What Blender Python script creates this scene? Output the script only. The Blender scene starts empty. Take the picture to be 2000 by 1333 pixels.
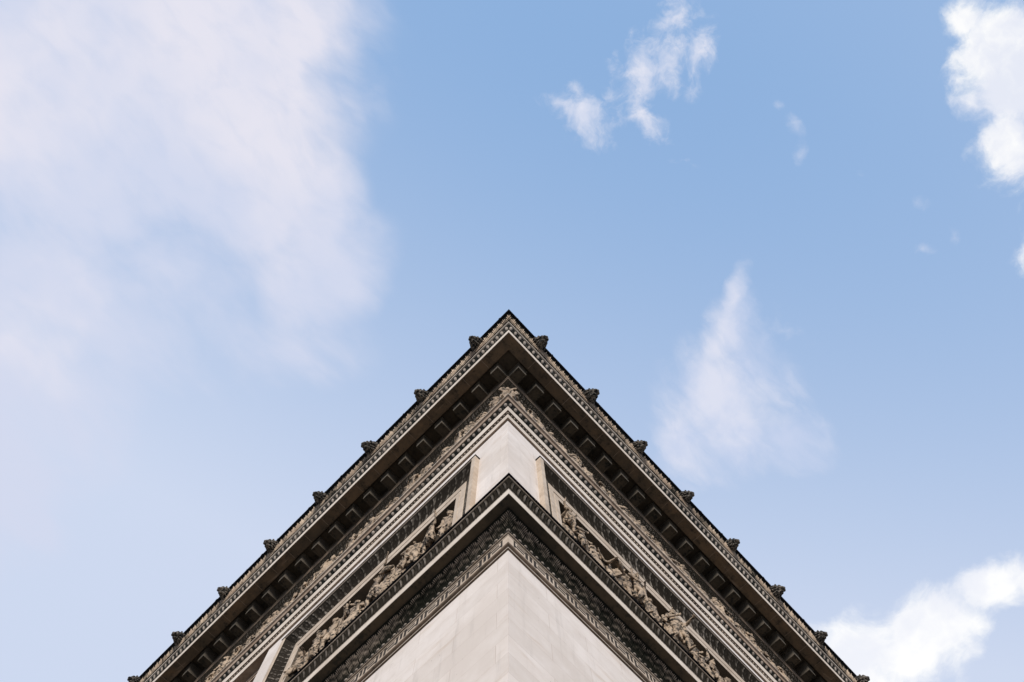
import bpy, math, random
import numpy as np
from mathutils import Vector, Matrix

S = bpy.context.scene
COL = S.collection

# ------------------------------------------------------------------ camera
A0, B0 = 4.1778, 4.3308            # horizontal distance from the camera to the two faces of the arch
EYE = 1.6
cam = bpy.data.cameras.new("camera")
camo = bpy.data.objects.new("camera", cam)
COL.objects.link(camo)
cr = Vector((0.699405, -0.71457156, 0.01483691))
cu = Vector((-0.67535215, -0.65393822, 0.34097549))
cf = Vector((0.23394896, 0.2485001, 0.9399551))
camo.matrix_world = Matrix(((cr.x, cu.x, -cf.x, 0), (cr.y, cu.y, -cf.y, 0), (cr.z, cu.z, -cf.z, EYE), (0, 0, 0, 1)))
cam.sensor_fit = 'HORIZONTAL'
cam.sensor_width = 36.0
cam.lens = 2149.104 / 2000 * 36
cam.shift_x = (1000 - 957.148) / 2000
cam.shift_y = (1129.05 - 666.5) / 2000
cam.clip_end = 5000
S.camera = camo


def gno(px, py):
    """zenith-centred sky coordinates (x/z, y/z) of a direction seen at photo pixel px, py"""
    v = cr * ((px - 957.148) / 2149.104) - cu * ((py - 1129.05) / 2149.104) + cf
    return np.array([v.x / v.z, v.y / v.z])


# ------------------------------------------------------------------ exposure
S.view_settings.view_transform = 'Standard'
S.view_settings.look = 'None'
S.view_settings.exposure = 0.0
S.view_settings.gamma = 1.0

# ------------------------------------------------------------------ sun
SUN_EL, SUN_ROT = math.radians(25), math.radians(227)
sl = bpy.data.lights.new("sun", 'SUN')
sl.energy = 4.3
sl.angle = math.radians(16)
sl.color = (1.0, 0.95, 0.90)
so = bpy.data.objects.new("sun", sl)
sd = Vector((math.sin(SUN_ROT) * math.cos(SUN_EL), math.cos(SUN_ROT) * math.cos(SUN_EL), math.sin(SUN_EL)))
so.rotation_euler = sd.to_track_quat('Z', 'Y').to_euler()
so.location = sd * 60
COL.objects.link(so)

# ------------------------------------------------------------------ world: sky and clouds, laid out by direction
W = bpy.data.worlds.new("World")
S.world = W
W.use_nodes = True
nt = W.node_tree
nt.nodes.clear()
N = nt.nodes.new


def L(a, b): nt.links.new(a, b)


def setin(sock, v):
    if hasattr(v, 'is_output'):
        L(v, sock)
    else:
        sock.default_value = v


def M(op, a, b=None, c=None, clamp=False):
    n = N('ShaderNodeMath'); n.operation = op; n.use_clamp = clamp
    setin(n.inputs[0], a)
    if b is not None: setin(n.inputs[1], b)
    if c is not None: setin(n.inputs[2], c)
    return n.outputs[0]


def VM(op, a, b=None):
    n = N('ShaderNodeVectorMath'); n.operation = op
    setin(n.inputs[0], a)
    if b is not None: setin(n.inputs['Scale' if op == 'SCALE' else 1], b)
    return n


def smooth(x, lo, hi, a=0.0, b=1.0):
    n = N('ShaderNodeMapRange'); n.interpolation_type = 'SMOOTHSTEP'
    setin(n.inputs[0], x)
    n.inputs[1].default_value = lo; n.inputs[2].default_value = hi
    n.inputs[3].default_value = a; n.inputs[4].default_value = b
    return n.outputs[0]


def mixc(f, a, b):
    n = N('ShaderNodeMix'); n.data_type = 'RGBA'
    setin(n.inputs[0], f)
    for i, v in ((6, a), (7, b)):
        if hasattr(v, 'is_output'): L(v, n.inputs[i])
        else: n.inputs[i].default_value = (*v, 1)
    return n.outputs[2]


tc = N('ShaderNodeTexCoord')
sep = N('ShaderNodeSeparateXYZ'); L(tc.outputs['Generated'], sep.inputs[0])
zc = M('MAXIMUM', sep.outputs[2], 0.05)
cmb = N('ShaderNodeCombineXYZ')
L(M('DIVIDE', sep.outputs[0], zc), cmb.inputs[0]); L(M('DIVIDE', sep.outputs[1], zc), cmb.inputs[1])
g = cmb.outputs[0]


def noise(vec, scale, detail=6, rough=0.55, dist=0.0, color=False, stretch=None):
    n = N('ShaderNodeTexNoise')
    n.inputs['Scale'].default_value = scale; n.inputs['Detail'].default_value = detail
    n.inputs['Roughness'].default_value = rough; n.inputs['Distortion'].default_value = dist
    if stretch:
        mp = N('ShaderNodeMapping'); L(vec, mp.inputs[0])
        mp.inputs['Rotation'].default_value = (0, 0, stretch[0]); mp.inputs['Scale'].default_value = (stretch[1], stretch[2], 1)
        vec = mp.outputs[0]
    L(vec, n.inputs['Vector'])
    return n.outputs['Color' if color else 'Fac']


def warp(vec, scale, amp, detail=4, rough=.55):
    c = noise(vec, scale, detail, rough, color=True)
    o = VM('SUBTRACT', c, (0.5, 0.5, 0.5)).outputs[0]
    sc = VM('SCALE', o, amp).outputs[0]
    m = VM('MULTIPLY', sc, (1, 1, 0)).outputs[0]
    return VM('ADD', vec, m).outputs[0]


g1 = warp(warp(g, 6.0, 0.035), 24.0, 0.018, 6, .65)       # billowy edges
g2 = warp(g, 5.0, 0.05, 3)                                 # soft, large veil


def blob(vec, cx, cy, rx, ry, ang, s=1.0):
    """falls from s at its centre to 0 at its rim; size and place in photo-pixel-sized units of sky"""
    e = 4.0
    J = np.stack([(gno(cx + e, cy) - gno(cx - e, cy)) / (2 * e), (gno(cx, cy + e) - gno(cx, cy - e)) / (2 * e)], 1)
    Ji = np.linalg.inv(J)
    a = math.radians(ang); R = np.array([[math.cos(a), math.sin(a)], [-math.sin(a), math.cos(a)]])
    T = np.diag([1 / rx, 1 / ry]) @ R @ Ji
    c = gno(cx, cy)
    d = VM('SUBTRACT', vec, (c[0], c[1], 0)).outputs[0]
    u = VM('DOT_PRODUCT', d, (T[0, 0], T[0, 1], 0)).outputs['Value']
    v = VM('DOT_PRODUCT', d, (T[1, 0], T[1, 1], 0)).outputs['Value']
    r = M('SQRT', M('ADD', M('MULTIPLY', u, u), M('MULTIPLY', v, v)))
    return M('MULTIPLY', M('SUBTRACT', 1.0, r, clamp=True), s)


def union(l, hard=False):
    r = l[0]
    for x in l[1:]: r = M('MAXIMUM', r, x) if hard else M('SMOOTH_MAX', r, x, 0.12)
    return r


sky = N('ShaderNodeTexSky'); sky.sky_type = 'NISHITA'; sky.sun_disc = False
sky.sun_elevation = SUN_EL; sky.sun_rotation = SUN_ROT
sky.air_density = 1.0; sky.dust_density = 1.2; sky.ozone_density = 1.2
K = 10.0     # the background strength below is 0.1
# haze: thin overhead, thicker away from the zenith
zd = VM('LENGTH', g).outputs['Value']
lowdir = VM('DOT_PRODUCT', g, (gno(700, 1250) - gno(1100, 100)).tolist() + [0]).outputs['Value']
hz = M('ADD', smooth(zd, 0.0, 1.1, 0.0, 0.50), smooth(lowdir, -0.09, 0.27, 0.0, 0.85))
hazew = M('MINIMUM', hz, 0.96)
tint = VM('MULTIPLY', sky.outputs[0], (1.0, 1.0, 1.0)).outputs[0]
zen = mixc(0.88, tint, (.285 * K, .475 * K, .79 * K))
base = mixc(hazew, zen, (.63 * K, .705 * K, .875 * K))

# the wide veil at the left
vb = [blob(g2, 200, 150, 620, 430, 0, 1.5), blob(g2, 540, 60, 260, 240, 0, 1.2), blob(g2, 470, 330, 290, 230, 30, 1.1),
      blob(g2, 625, 540, 160, 190, 60, 1.0), blob(g2, 560, 670, 230, 120, 0, .62), blob(g2, 80, 560, 420, 260, 0, .75),
      blob(g2, -10, 900, 230, 290, 0, .95), blob(g2, 630, 420, 110, 200, 5, .85), blob(g2, 250, 640, 460, 240, 0, .5), blob(g2, 40, 760, 330, 330, 0, .75), blob(g2, 330, 520, 330, 220, 0, .6)]
f1 = union(vb)
n1 = noise(g2, 9.0, 5, .5, 0.4, stretch=(0.6, 1.0, 1.7))
n2 = noise(g2, 30.0, 6, .55, 0.3, stretch=(0.9, 1.0, 2.0))
nn = M('ADD', M('MULTIPLY', M('SUBTRACT', n1, 0.5), 1.15), M('MULTIPLY', M('SUBTRACT', n2, 0.5), .20))
veil = M('MULTIPLY', smooth(M('ADD', f1, nn), -0.02, 0.72, 0, 1), smooth(union(vb, True), 0.0, 0.25))
veil = M('MULTIPLY', veil, smooth(n2, .25, .6, .86, 1.0))
holes = union([blob(g2, 420, 520, 190, 120, 35, 1.0), blob(g2, 330, 660, 300, 110, 0, .9)])
veil = M('MULTIPLY', veil, M('SUBTRACT', 1.0, smooth(holes, 0.0, 1.0, 0, .30)))
veilc = mixc(smooth(M('ADD', noise(g2, 6.0, 4, .5), M('MULTIPLY', lowdir, -.9)), .36, .62), (.655 * K, .70 * K, .86 * K), (.81 * K, .795 * K, .885 * K))
c0 = mixc(M('MULTIPLY', veil, 0.95), base, veilc)


def cloud(prev, blobs, nscale, namp, lo, hi, col_a, col_b, dens, vec=g1, stretch=None, detail=9, rough=.62):
    f = union(blobs)
    n = noise(vec, nscale, detail, rough, 0.3, stretch=stretch)
    gate = smooth(union(blobs, True), 0.0, 0.22)
    a = smooth(M('ADD', f, M('MULTIPLY', M('SUBTRACT', n, 0.5), namp)), lo, hi, 0, dens)
    a = M('MULTIPLY', a, gate)
    sh = smooth(noise(vec, nscale * .8, 5, .55), .38, .62)
    return mixc(a, prev, mixc(sh, [c * K for c in col_a], [c * K for c in col_b]))


WH, LV = (.83, .83, .92), (.70, .74, .88)
# small torn cloud
c1 = cloud(c0, [blob(g1, 1150, 238, 100, 62, 50, 1.1), blob(g1, 1100, 207, 60, 30, 15, .8), blob(g1, 1130, 175, 55, 34, 60, .6)], 46, 1.7, 0.18, 1.1, LV, WH, .90)
# its taller wispy neighbour
c1 = cloud(c1, [blob(g1, 1262, 150, 140, 90, -62, 1.1), blob(g1, 1262, 220, 95, 46, 60, 1.0), blob(g1, 1322, 100, 70, 60, 0, .8), blob(g1, 1310, 50, 95, 60, -65, 1.0),
                blob(g1, 1362, 110, 100, 50, -75, 1.0), blob(g1, 1300, 268, 60, 18, 40, .6), blob(g1, 1340, 310, 40, 30, 0, .45)],
           56, 2.4, 0.16, 1.35, LV, WH, .88)
# cloud bank at the right rim
c1 = cloud(c1, [blob(g1, 1985, 130, 170, 190, 0, 1.6), blob(g1, 1890, 45, 80, 70, 0, .9), blob(g1, 1900, 160, 80, 70, 0, .7), blob(g1, 1970, 290, 110, 120, 0, 1.2), blob(g1, 1900, 200, 70, 90, 0, .8), blob(g1, 2010, 480, 50, 110, 0, .6)],
           24, 1.6, 0.25, .85, (.80, .83, .93), (1.0, 1.0, 1.0), .98)
# faint scraps
c1 = cloud(c1, [blob(g1, 1522, 206, 22, 18, 0, .6), blob(g1, 1550, 240, 44, 24, 60, .6), blob(g1, 1558, 295, 40, 22, 80, .7),
                blob(g1, 1803, 408, 34, 26, 0, .5), blob(g1, 1862, 462, 34, 18, 80, .55), blob(g1, 1806, 488, 30, 20, 0, .5), blob(g1, 1680, 345, 24, 16, 0, .35), blob(g1, 1530, 640, 110, 60, 0, .35)],
           60, 1.0, 0.15, 1.0, LV, WH, .6)
# feather-shaped cloud over the right slope
c1 = cloud(c1, [blob(g2, 1430, 800, 190, 180, 0, 1.1), blob(g1, 1440, 590, 34, 110, 12, .75), blob(g1, 1425, 670, 75, 130, 22, .9), blob(g1, 1345, 870, 85, 110, 0, .95),
                blob(g1, 1540, 850, 110, 90, 20, .9), blob(g1, 1480, 770, 120, 100, 30, .8)],
           17, 1.40, 0.00, .92, (.60, .67, .86), (.77, .785, .90), .88, stretch=(1.25, .8, 2.0), detail=9, rough=.60)
# bright cumulus low at the right
c1 = cloud(c1, [blob(g1, 1800, 1250, 190, 120, -32, 1.5), blob(g1, 1930, 1150, 130, 75, -10, 1.1), blob(g1, 1690, 1270, 160, 110, 0, 1.2), blob(g1, 1640, 1340, 190, 100, 0, 1.3), blob(g1, 2010, 1120, 120, 60, 0, 1.0), blob(g1, 1870, 1330, 60, 60, 0, .3)],
           17, 1.5, 0.22, .85, (.88, .90, .97), (1.02, 1.02, 1.02), 1.0)
bg = N('ShaderNodeBackground'); bg.inputs[1].default_value = 0.1
L(c1, bg.inputs[0])
wo = N('ShaderNodeOutputWorld'); L(bg.outputs[0], wo.inputs[0])


# ------------------------------------------------------------------ materials
def stone(name, light, dark, crust=(.020, .024, .022), wear_lo=0.0, wear_hi=1.0, use_wear=False, crust_amt=0.3, nscale=3.0,
          bump=.3, blocks=None, streak=0.3, rough=.85, fine=38.0):
    """limestone: two tones, rain streaks, dark crust that has been washed off the proud surfaces ('wear')"""
    global nt, N
    m = bpy.data.materials.new(name); m.use_nodes = True
    nt = m.node_tree; nt.nodes.clear(); N = nt.nodes.new
    tc = N('ShaderNodeTexCoord'); ob = N('ShaderNodeNewGeometry').outputs['Position']
    uv = tc.outputs['UV']
    n_big = noise(ob, nscale * .35, 5, .6, .3)
    n_mid = noise(ob, nscale * 2.2, 6, .6)
    n_fin = noise(ob, fine, 4, .7)
    t = smooth(M('ADD', M('MULTIPLY', n_big, .6), M('MULTIPLY', n_mid, .4)), .36, .64)
    col = mixc(t, light, dark)
    mp = N('ShaderNodeMapping'); L(ob, mp.inputs[0]); mp.inputs['Scale'].default_value = (5.0, 5.0, .35)
    st = noise(mp.outputs[0], 1.0, 5, .65)
    col = mixc(M('MULTIPLY', smooth(st, .52, .72), streak), col, [c * .62 for c in dark])
    h = M('ADD', M('MULTIPLY', n_mid, .35), M('MULTIPLY', n_fin, .45))
    if blocks:
        br = N('ShaderNodeTexBrick'); L(uv, br.inputs[0])
        br.inputs['Scale'].default_value = 1.0
        br.inputs['Brick Width'].default_value = blocks[0]; br.inputs['Row Height'].default_value = blocks[1]
        br.inputs['Mortar Size'].default_value = .009; br.inputs['Mortar Smooth'].default_value = .5
        br.inputs['Color1'].default_value = (1.05, 1.04, 1.04, 1); br.inputs['Color2'].default_value = (.90, .885, .875, 1)
        br.inputs['Mortar'].default_value = (.80, .75, .71, 1)
        mm = N('ShaderNodeMix'); mm.data_type = 'RGBA'; mm.blend_type = 'MULTIPLY'; mm.inputs[0].default_value = blocks[2]
        L(col, mm.inputs[6]); L(br.outputs[0], mm.inputs[7]); col = mm.outputs[2]
        h = M('SUBTRACT', h, M('MULTIPLY', br.outputs[1], .8))
        # rusty damp patches along a few joints
        mp2 = N('ShaderNodeMapping'); L(uv, mp2.inputs[0]); mp2.inputs['Scale'].default_value = (.35, 2.2, 1)
        dm = noise(mp2.outputs[0], 1.6, 6, .65, .4)
        col = mixc(M('MULTIPLY', smooth(dm, .56, .74), .55), col, (.44, .335, .245))
        vo = N('ShaderNodeTexVoronoi'); L(ob, vo.inputs[0]); vo.inputs['Scale'].default_value = 6.0
        pit = M('MULTIPLY', smooth(vo.outputs[0], .10, .04), smooth(n_mid, .55, .62))
        col = mixc(M('MULTIPLY', pit, .7), col, (.16, .12, .10))
    cn = smooth(M('ADD', M('MULTIPLY', n_mid, .5), M('MULTIPLY', noise(ob, 14.0, 5, .7), .5)), .56 - .08 * crust_amt, .66 - .08 * crust_amt, 1.0, 0.0)
    # cn: 1 = clean stone
    if use_wear:
        at = N('ShaderNodeAttribute'); at.attribute_name = 'wear'
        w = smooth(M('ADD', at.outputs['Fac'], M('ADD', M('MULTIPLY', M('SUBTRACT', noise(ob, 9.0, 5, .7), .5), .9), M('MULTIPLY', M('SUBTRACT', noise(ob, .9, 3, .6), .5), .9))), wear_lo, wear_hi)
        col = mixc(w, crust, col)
    else:
        col = mixc(M('MULTIPLY', M('SUBTRACT', 1.0, cn), crust_amt), col, crust)
    bs = N('ShaderNodeBsdfPrincipled'); L(col, bs.inputs['Base Color'])
    bs.inputs['Roughness'].default_value = rough
    bs.inputs['Specular IOR Level'].default_value = 0.0 if (use_wear or 'lead' in name) else .15
    bp = N('ShaderNodeBump'); bp.inputs['Strength'].default_value = bump; bp.inputs['Distance'].default_value = .02
    L(h, bp.inputs['Height']); L(bp.outputs[0], bs.inputs['Normal'])
    o = N('ShaderNodeOutputMaterial'); L(bs.outputs[0], o.inputs[0])
    return m


WALL = stone('pale_ashlar', (.66, .60, .545), (.575, .51, .45), crust_amt=.03, nscale=1.1, blocks=(1.9, .62, .7), streak=.30, bump=.3)
TRIM = stone('pale_trim_stone', (.51, .42, .33), (.37, .29, .215), crust_amt=.06, nscale=2.5, streak=.25)
FASC = stone('washed_fascia_stone', (.60, .525, .44), (.48, .40, .32), crust_amt=.03, nscale=2.5, streak=.15)
TAN = stone('tan_weathered_stone', (.40, .31, .235), (.26, .185, .13), crust_amt=.25, nscale=2.5, streak=.5)
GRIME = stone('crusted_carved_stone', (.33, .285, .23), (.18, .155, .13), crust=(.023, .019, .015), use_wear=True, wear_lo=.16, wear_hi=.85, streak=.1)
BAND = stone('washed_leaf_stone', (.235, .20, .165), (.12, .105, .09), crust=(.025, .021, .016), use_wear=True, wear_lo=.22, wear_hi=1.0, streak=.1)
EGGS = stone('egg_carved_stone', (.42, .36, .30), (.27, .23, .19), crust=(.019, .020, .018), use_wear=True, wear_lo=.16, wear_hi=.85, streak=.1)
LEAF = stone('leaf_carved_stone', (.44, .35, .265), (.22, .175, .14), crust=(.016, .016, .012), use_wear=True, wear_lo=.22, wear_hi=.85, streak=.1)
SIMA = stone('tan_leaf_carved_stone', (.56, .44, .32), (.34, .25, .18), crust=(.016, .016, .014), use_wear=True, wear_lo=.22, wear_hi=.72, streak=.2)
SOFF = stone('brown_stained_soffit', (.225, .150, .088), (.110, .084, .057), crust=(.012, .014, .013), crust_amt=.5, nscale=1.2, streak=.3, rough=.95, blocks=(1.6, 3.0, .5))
MODI = stone('stained_shaded_soffit', (.105, .078, .050), (.055, .045, .032), crust=(.012, .015, .015), crust_amt=.5, nscale=2, streak=0)  # shade of the coffers between the blocks is painted into this tone
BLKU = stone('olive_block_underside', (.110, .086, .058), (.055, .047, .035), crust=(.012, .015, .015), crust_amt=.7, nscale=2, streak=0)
MODW = stone('lit_block_side', (.13, .108, .082), (.085, .071, .054), crust_amt=.3, nscale=2, streak=0)  # light on the blocks' upright faces, painted into the tone
DTAN = stone('dark_tan_stone', (.24, .175, .125), (.13, .098, .07), crust_amt=.35, nscale=2.5, streak=.4)
RELF = stone('relief_carved_stone', (.42, .32, .225), (.25, .185, .128), crust=(.028, .024, .018), crust_amt=1.0, nscale=2.6, streak=.2, bump=.4)
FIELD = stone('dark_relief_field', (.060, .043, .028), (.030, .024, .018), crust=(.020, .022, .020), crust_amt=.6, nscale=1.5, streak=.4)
REVL = stone('dark_brown_reveal', (.15, .112, .075), (.08, .064, .047), crust_amt=.4, nscale=1.5)  # reveal toned darker and browner than the frame fillets
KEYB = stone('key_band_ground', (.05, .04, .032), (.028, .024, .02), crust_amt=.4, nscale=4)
LION = stone('blackened_lion_stone', (.20, .172, .138), (.07, .062, .052), crust=(.007, .009, .010), crust_amt=1.2, nscale=7, streak=.1, bump=.3)
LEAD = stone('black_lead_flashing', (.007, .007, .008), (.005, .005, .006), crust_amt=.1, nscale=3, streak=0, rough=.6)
PAVE = stone('granite_paving', (.20, .19, .18), (.15, .145, .14), crust_amt=.1, nscale=.5, blocks=(.6, .3, .6))


# ------------------------------------------------------------------ mesh helpers
class MB:
    def __init__(s): s.v = []; s.f = []; s.uv = []; s.w = []; s.n = 0; s.m = []; s.cur = 0

    def grid(s, P, wear=None, uv=None, flip=False):
        P = np.asarray(P, float); nv, nu = P.shape[:2]
        idx = np.arange(nv * nu).reshape(nv, nu) + s.n
        q = np.stack([idx[:-1, :-1], idx[:-1, 1:], idx[1:, 1:], idx[1:, :-1]], -1).reshape(-1, 4)
        if flip: q = q[:, ::-1]
        s.v.append(P.reshape(-1, 3)); s.f.append(q); s.m.append(np.full(len(q), s.cur))
        s.w.append(np.zeros(nv * nu) if wear is None else np.asarray(wear, float).reshape(-1))
        s.uv.append(np.zeros((nv * nu, 2)) if uv is None else np.asarray(uv, float).reshape(-1, 2))
        s.n += nv * nu

    def box(s, lo, hi, skip=()):
        x0, y0, z0 = lo; x1, y1, z1 = hi
        Q = {'-x': [(x0, y1, z0), (x0, y0, z0), (x0, y0, z1), (x0, y1, z1)], '+x': [(x1, y0, z0), (x1, y1, z0), (x1, y1, z1), (x1, y0, z1)],
             '-y': [(x0, y0, z0), (x1, y0, z0), (x1, y0, z1), (x0, y0, z1)], '+y': [(x1, y1, z0), (x0, y1, z0), (x0, y1, z1), (x1, y1, z1)],
             '-z': [(x0, y1, z0), (x1, y1, z0), (x1, y0, z0), (x0, y0, z0)], '+z': [(x0, y0, z1), (x1, y0, z1), (x1, y1, z1), (x0, y1, z1)]}
        for k, q in Q.items():
            if k in skip: continue
            q = np.array(q)
            P = np.array([[q[0], q[1]], [q[3], q[2]]])
            if k[1] == 'x': uv = P[..., 1:3]
            elif k[1] == 'y': uv = P[..., [0, 2]]
            else: uv = P[..., :2]
            s.grid(P, uv=uv)

    def build(s, name, mat, parent=None, smooth_=False):
        v = np.concatenate(s.v); f = np.concatenate(s.f); uv = np.concatenate(s.uv); w = np.concatenate(s.w)
        me = bpy.data.meshes.new(name)
        me.vertices.add(len(v)); me.vertices.foreach_set('co', v.astype(np.float32).ravel())
        me.loops.add(len(f) * 4); me.polygons.add(len(f))
        me.loops.foreach_set('vertex_index', f.astype(np.int32).ravel())
        me.polygons.foreach_set('loop_start', np.arange(0, len(f) * 4, 4, dtype=np.int32))
        me.polygons.foreach_set('loop_total', np.full(len(f), 4, dtype=np.int32))
        ul = me.uv_layers.new(name='UVMap'); ul.data.foreach_set('uv', uv[f.ravel()].astype(np.float32).ravel())
        at = me.attributes.new('wear', 'FLOAT', 'POINT'); at.data.foreach_set('value', w.astype(np.float32))
        me.polygons.foreach_set('use_smooth', np.full(len(f), smooth_))
        for m_ in (mat if isinstance(mat, (list, tuple)) else [mat]): me.materials.append(m_)
        me.polygons.foreach_set('material_index', np.concatenate(s.m).astype(np.int32))
        me.update(calc_edges=True); me.validate()
        o = bpy.data.objects.new(name, me); COL.objects.link(o)
        if parent: o.parent = parent
        return o


def FP(face, s, o, z):
    """point of the arch: s along a face from the corner, o outwards from it, z above the eye"""
    s, o, z = np.broadcast_arrays(np.asarray(s, float), np.asarray(o, float), np.asarray(z, float))
    return np.stack([s, -o, z + EYE], -1) if face == 'R' else np.stack([-o, s, z + EYE], -1)


LEN = {'L': 33.5, 'R': 24.0}
ORN = {'L': 21.5, 'R': 20.5}


def sweep(mb, prof, s0=None):
    """plain moulding: profile [(o, z), ...] from below upwards, mitred round the corner"""
    for f in 'LR':
        d = 0
        for (o0, z0), (o1, z1) in zip(prof[:-1], prof[1:]):
            l = math.hypot(o1 - o0, z1 - z0)
            e = LEN[f]
            P = np.array([[FP(f, -o0, o0, z0), FP(f, e, o0, z0)], [FP(f, -o1, o1, z1), FP(f, e, o1, z1)]])
            uv = np.array([[(-o0, d), (e, d)], [(-o1, d + l), (e, d + l)]])
            mb.grid(P, uv=uv, flip=(f == 'L')); d += l


def ornament(mb, prof, period, fn, amp, nu=10, nv=9, phase=0.5, vary=.15, seed=1):
    """carved band: fn(u, v) -> relief 0..1 pushed out along the profile's normal"""
    prof = np.array(prof, float)
    seg = np.hypot(*np.diff(prof, axis=0).T); t = np.r_[0, np.cumsum(seg)] / seg.sum()
    v = np.linspace(0, 1, nv)
    o = np.interp(v, t, prof[:, 0]); z = np.interp(v, t, prof[:, 1])
    do = np.gradient(o); dz = np.gradient(z); l = np.hypot(do, dz) + 1e-9
    no, nz = dz / l, -do / l
    rng = np.random.RandomState(seed)
    for f in 'LR':
        om = o.max()
        s = np.arange(-om, ORN[f], period / nu)
        sm = s + o.mean()
        ph = sm / period + phase
        k = np.floor(ph).astype(int); u = ph - k
        U, V = np.meshgrid(u, v)
        H = np.clip(fn(U, V), 0, 1)
        kk = rng.rand(k.max() - k.min() + 1)[k - k.min()]
        H = H * (1 - vary * kk[None, :])
        d = H * amp
        O = o[:, None] + no[:, None] * d; Z = z[:, None] + nz[:, None] * d
        SS = np.maximum(np.broadcast_to(s[None, :], O.shape), -O)
        mb.grid(FP(f, SS, O, Z), wear=H, uv=np.stack([SS, Z], -1), flip=(f == 'L'))


def f_egg(u, v):
    x = (u - .5) / .31; y = (v - .48) / .42; r = np.sqrt(x * x + y * y)
    e = np.sqrt(np.clip(1 - r * r, 0, 1)) * 1.0
    ring = np.clip(1 - abs(r - 1.36) / .12, 0, 1) * .42 * (v < .82)
    du = np.minimum(u, 1 - u)
    dart = np.clip(1 - du / .07, 0, 1) * .55 * np.clip(1 - v * .7, 0, 1)
    return np.maximum(np.maximum(e, ring), dart)


def f_bead(u, v):
    x = (u - .40) / .34; y = (v - .5) / .46
    e = np.sqrt(np.clip(1 - x * x - y * y, 0, 1))
    d = (np.clip(1 - abs(u - .86) / .06, 0, 1)) * np.sqrt(np.clip(1 - ((v - .5) / .42) ** 2, 0, 1)) * .8
    return np.maximum(e, d)


def f_acan(u, v):
    """long feathery strands fanning from the foot of each leaf and rolling over at the tips"""
    x = u - .5
    ax = np.abs(x)
    ph = ax * (9.0 - 2.2 * v) + .55 * np.sin(v * 3.2 + .4) * (.25 + ax * 2)
    rib = np.abs(np.cos(np.pi * ph)) ** 1.1
    tip = .99 - .12 * np.clip(ax * 2, 0, 1) ** 2 - .16 * (1 - rib) - .10 * np.cos(2 * np.pi * ax * 3) ** 2
    env = np.clip((tip - v) / .06, 0, 1)
    row = .80 + .20 * np.cos(2 * np.pi * (v * 2.3 + ax))
    gap = np.clip((.5 - ax) / .035, .25, 1)
    return env * gap * row * (.10 + .34 * v ** 1.1 + .60 * rib * (.30 + .70 * v))


def f_leaf(u, v):
    r = abs(u - .5) * 2
    env = np.clip((1.0 - .9 * r ** 1.7 - abs(v - .35) * .9) * 3, 0, 1)
    rib = .55 + .45 * np.cos(2 * np.pi * (r * 1.6 + v * 1.2))
    du = np.minimum(u, 1 - u) * 2
    t = np.clip(1 - du / .22, 0, 1) * np.clip(1.2 * v, 0, 1) * .8
    return np.maximum(env * rib, t)


def f_curl(u, v):
    """little curling leaves side by side, each split by a deep vein"""
    x = u - .5 + .22 * np.sin(v * 3.1) - .10
    r = abs(x) / .33
    a = np.sqrt(np.clip(1 - r ** 2, 0, 1)) * np.clip(1.1 - (v - .42) ** 2 * 2.6, 0, 1)
    g_ = 1 - .9 * np.clip(1 - abs(x - .02) / .085, 0, 1)
    g2_ = .55 + .45 * np.cos(2 * np.pi * (v * 2.4 + abs(x) * 1.5))
    b = np.clip(1 - np.hypot((u - .10) / .13, (v - .86) / .15), 0, 1)
    c = np.clip(1 - np.hypot((u - .90) / .12, (v - .15) / .14), 0, 1)
    return np.maximum(np.maximum(a * g_ * g2_, b), c * .8)


def f_rush(u, v):
    """slanting leaflets, two to the period, each with a ridge"""
    w = (u * 2 + .30 * np.sin(v * 3.3) + .25 * v) % 1.0
    x = w - .5
    a = np.sqrt(np.clip(1 - (x / .36) ** 2, 0, 1)) * np.clip(1.15 - 1.5 * (v - .5) ** 2 * 2, 0, 1)
    ridge = 1 - .55 * np.clip(1 - abs(x + .05) / .10, 0, 1)
    big = .62 + .38 * np.cos(2 * np.pi * u)
    return a * ridge * big * np.clip((1 - v) * 8, 0, 1)


def f_frame(u, v):
    """rows of small waves and berries"""
    w = .5 + .5 * np.cos(2 * np.pi * (u * 3 + .7 * np.sin(v * 5.2)))
    row = np.abs(np.sin(np.pi * v * 4.0))
    d = 0
    for cu_, cv_ in ((.5, .30), (.05, .52), (.30, .72), (.80, .74), (.15, .15), (.85, .15)):
        du = np.minimum(abs(u - cu_), 1 - abs(u - cu_))
        d = d + np.clip(1 - np.hypot(du / .12, (v - cv_) / .09), 0, 1)
    return np.clip(.42 * w ** 1.6 * row + d, 0, 1)


def f_flame(u, v):
    """upright palmettes with licking side leaves"""
    x = abs(u - .5)
    ph = x * 5.2 - .8 * v * x * 3
    ribs = np.abs(np.cos(np.pi * ph)) ** .7
    env = np.clip((.98 - v - 1.25 * x * (1.1 - .6 * v) + .10 * np.cos(2 * np.pi * ph)) * 7, 0, 1) * np.clip(v * 9, 0, 1)
    dot = np.clip(1 - np.hypot((np.minimum(u, 1 - u)) / .12, (v - .66) / .16), 0, 1) * .8
    return np.maximum(env * (.18 + .82 * ribs * (.45 + .55 * np.sin(np.pi * np.clip(v, 0, 1)))), dot)


def f_bed(u, v):
    x = (u - .5) / .30
    a = np.clip(1 - x * x - ((v - .5) / .55) ** 2, 0, 1) ** .5
    g_ = .5 + .5 * np.cos(2 * np.pi * (u * 3 + v))
    du = np.minimum(u, 1 - u)
    return np.maximum(a * (.45 + .55 * g_), np.clip(1 - du / .1, 0, 1) * .6 * v)


def children_tag(o, label): o['label'] = label


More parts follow.
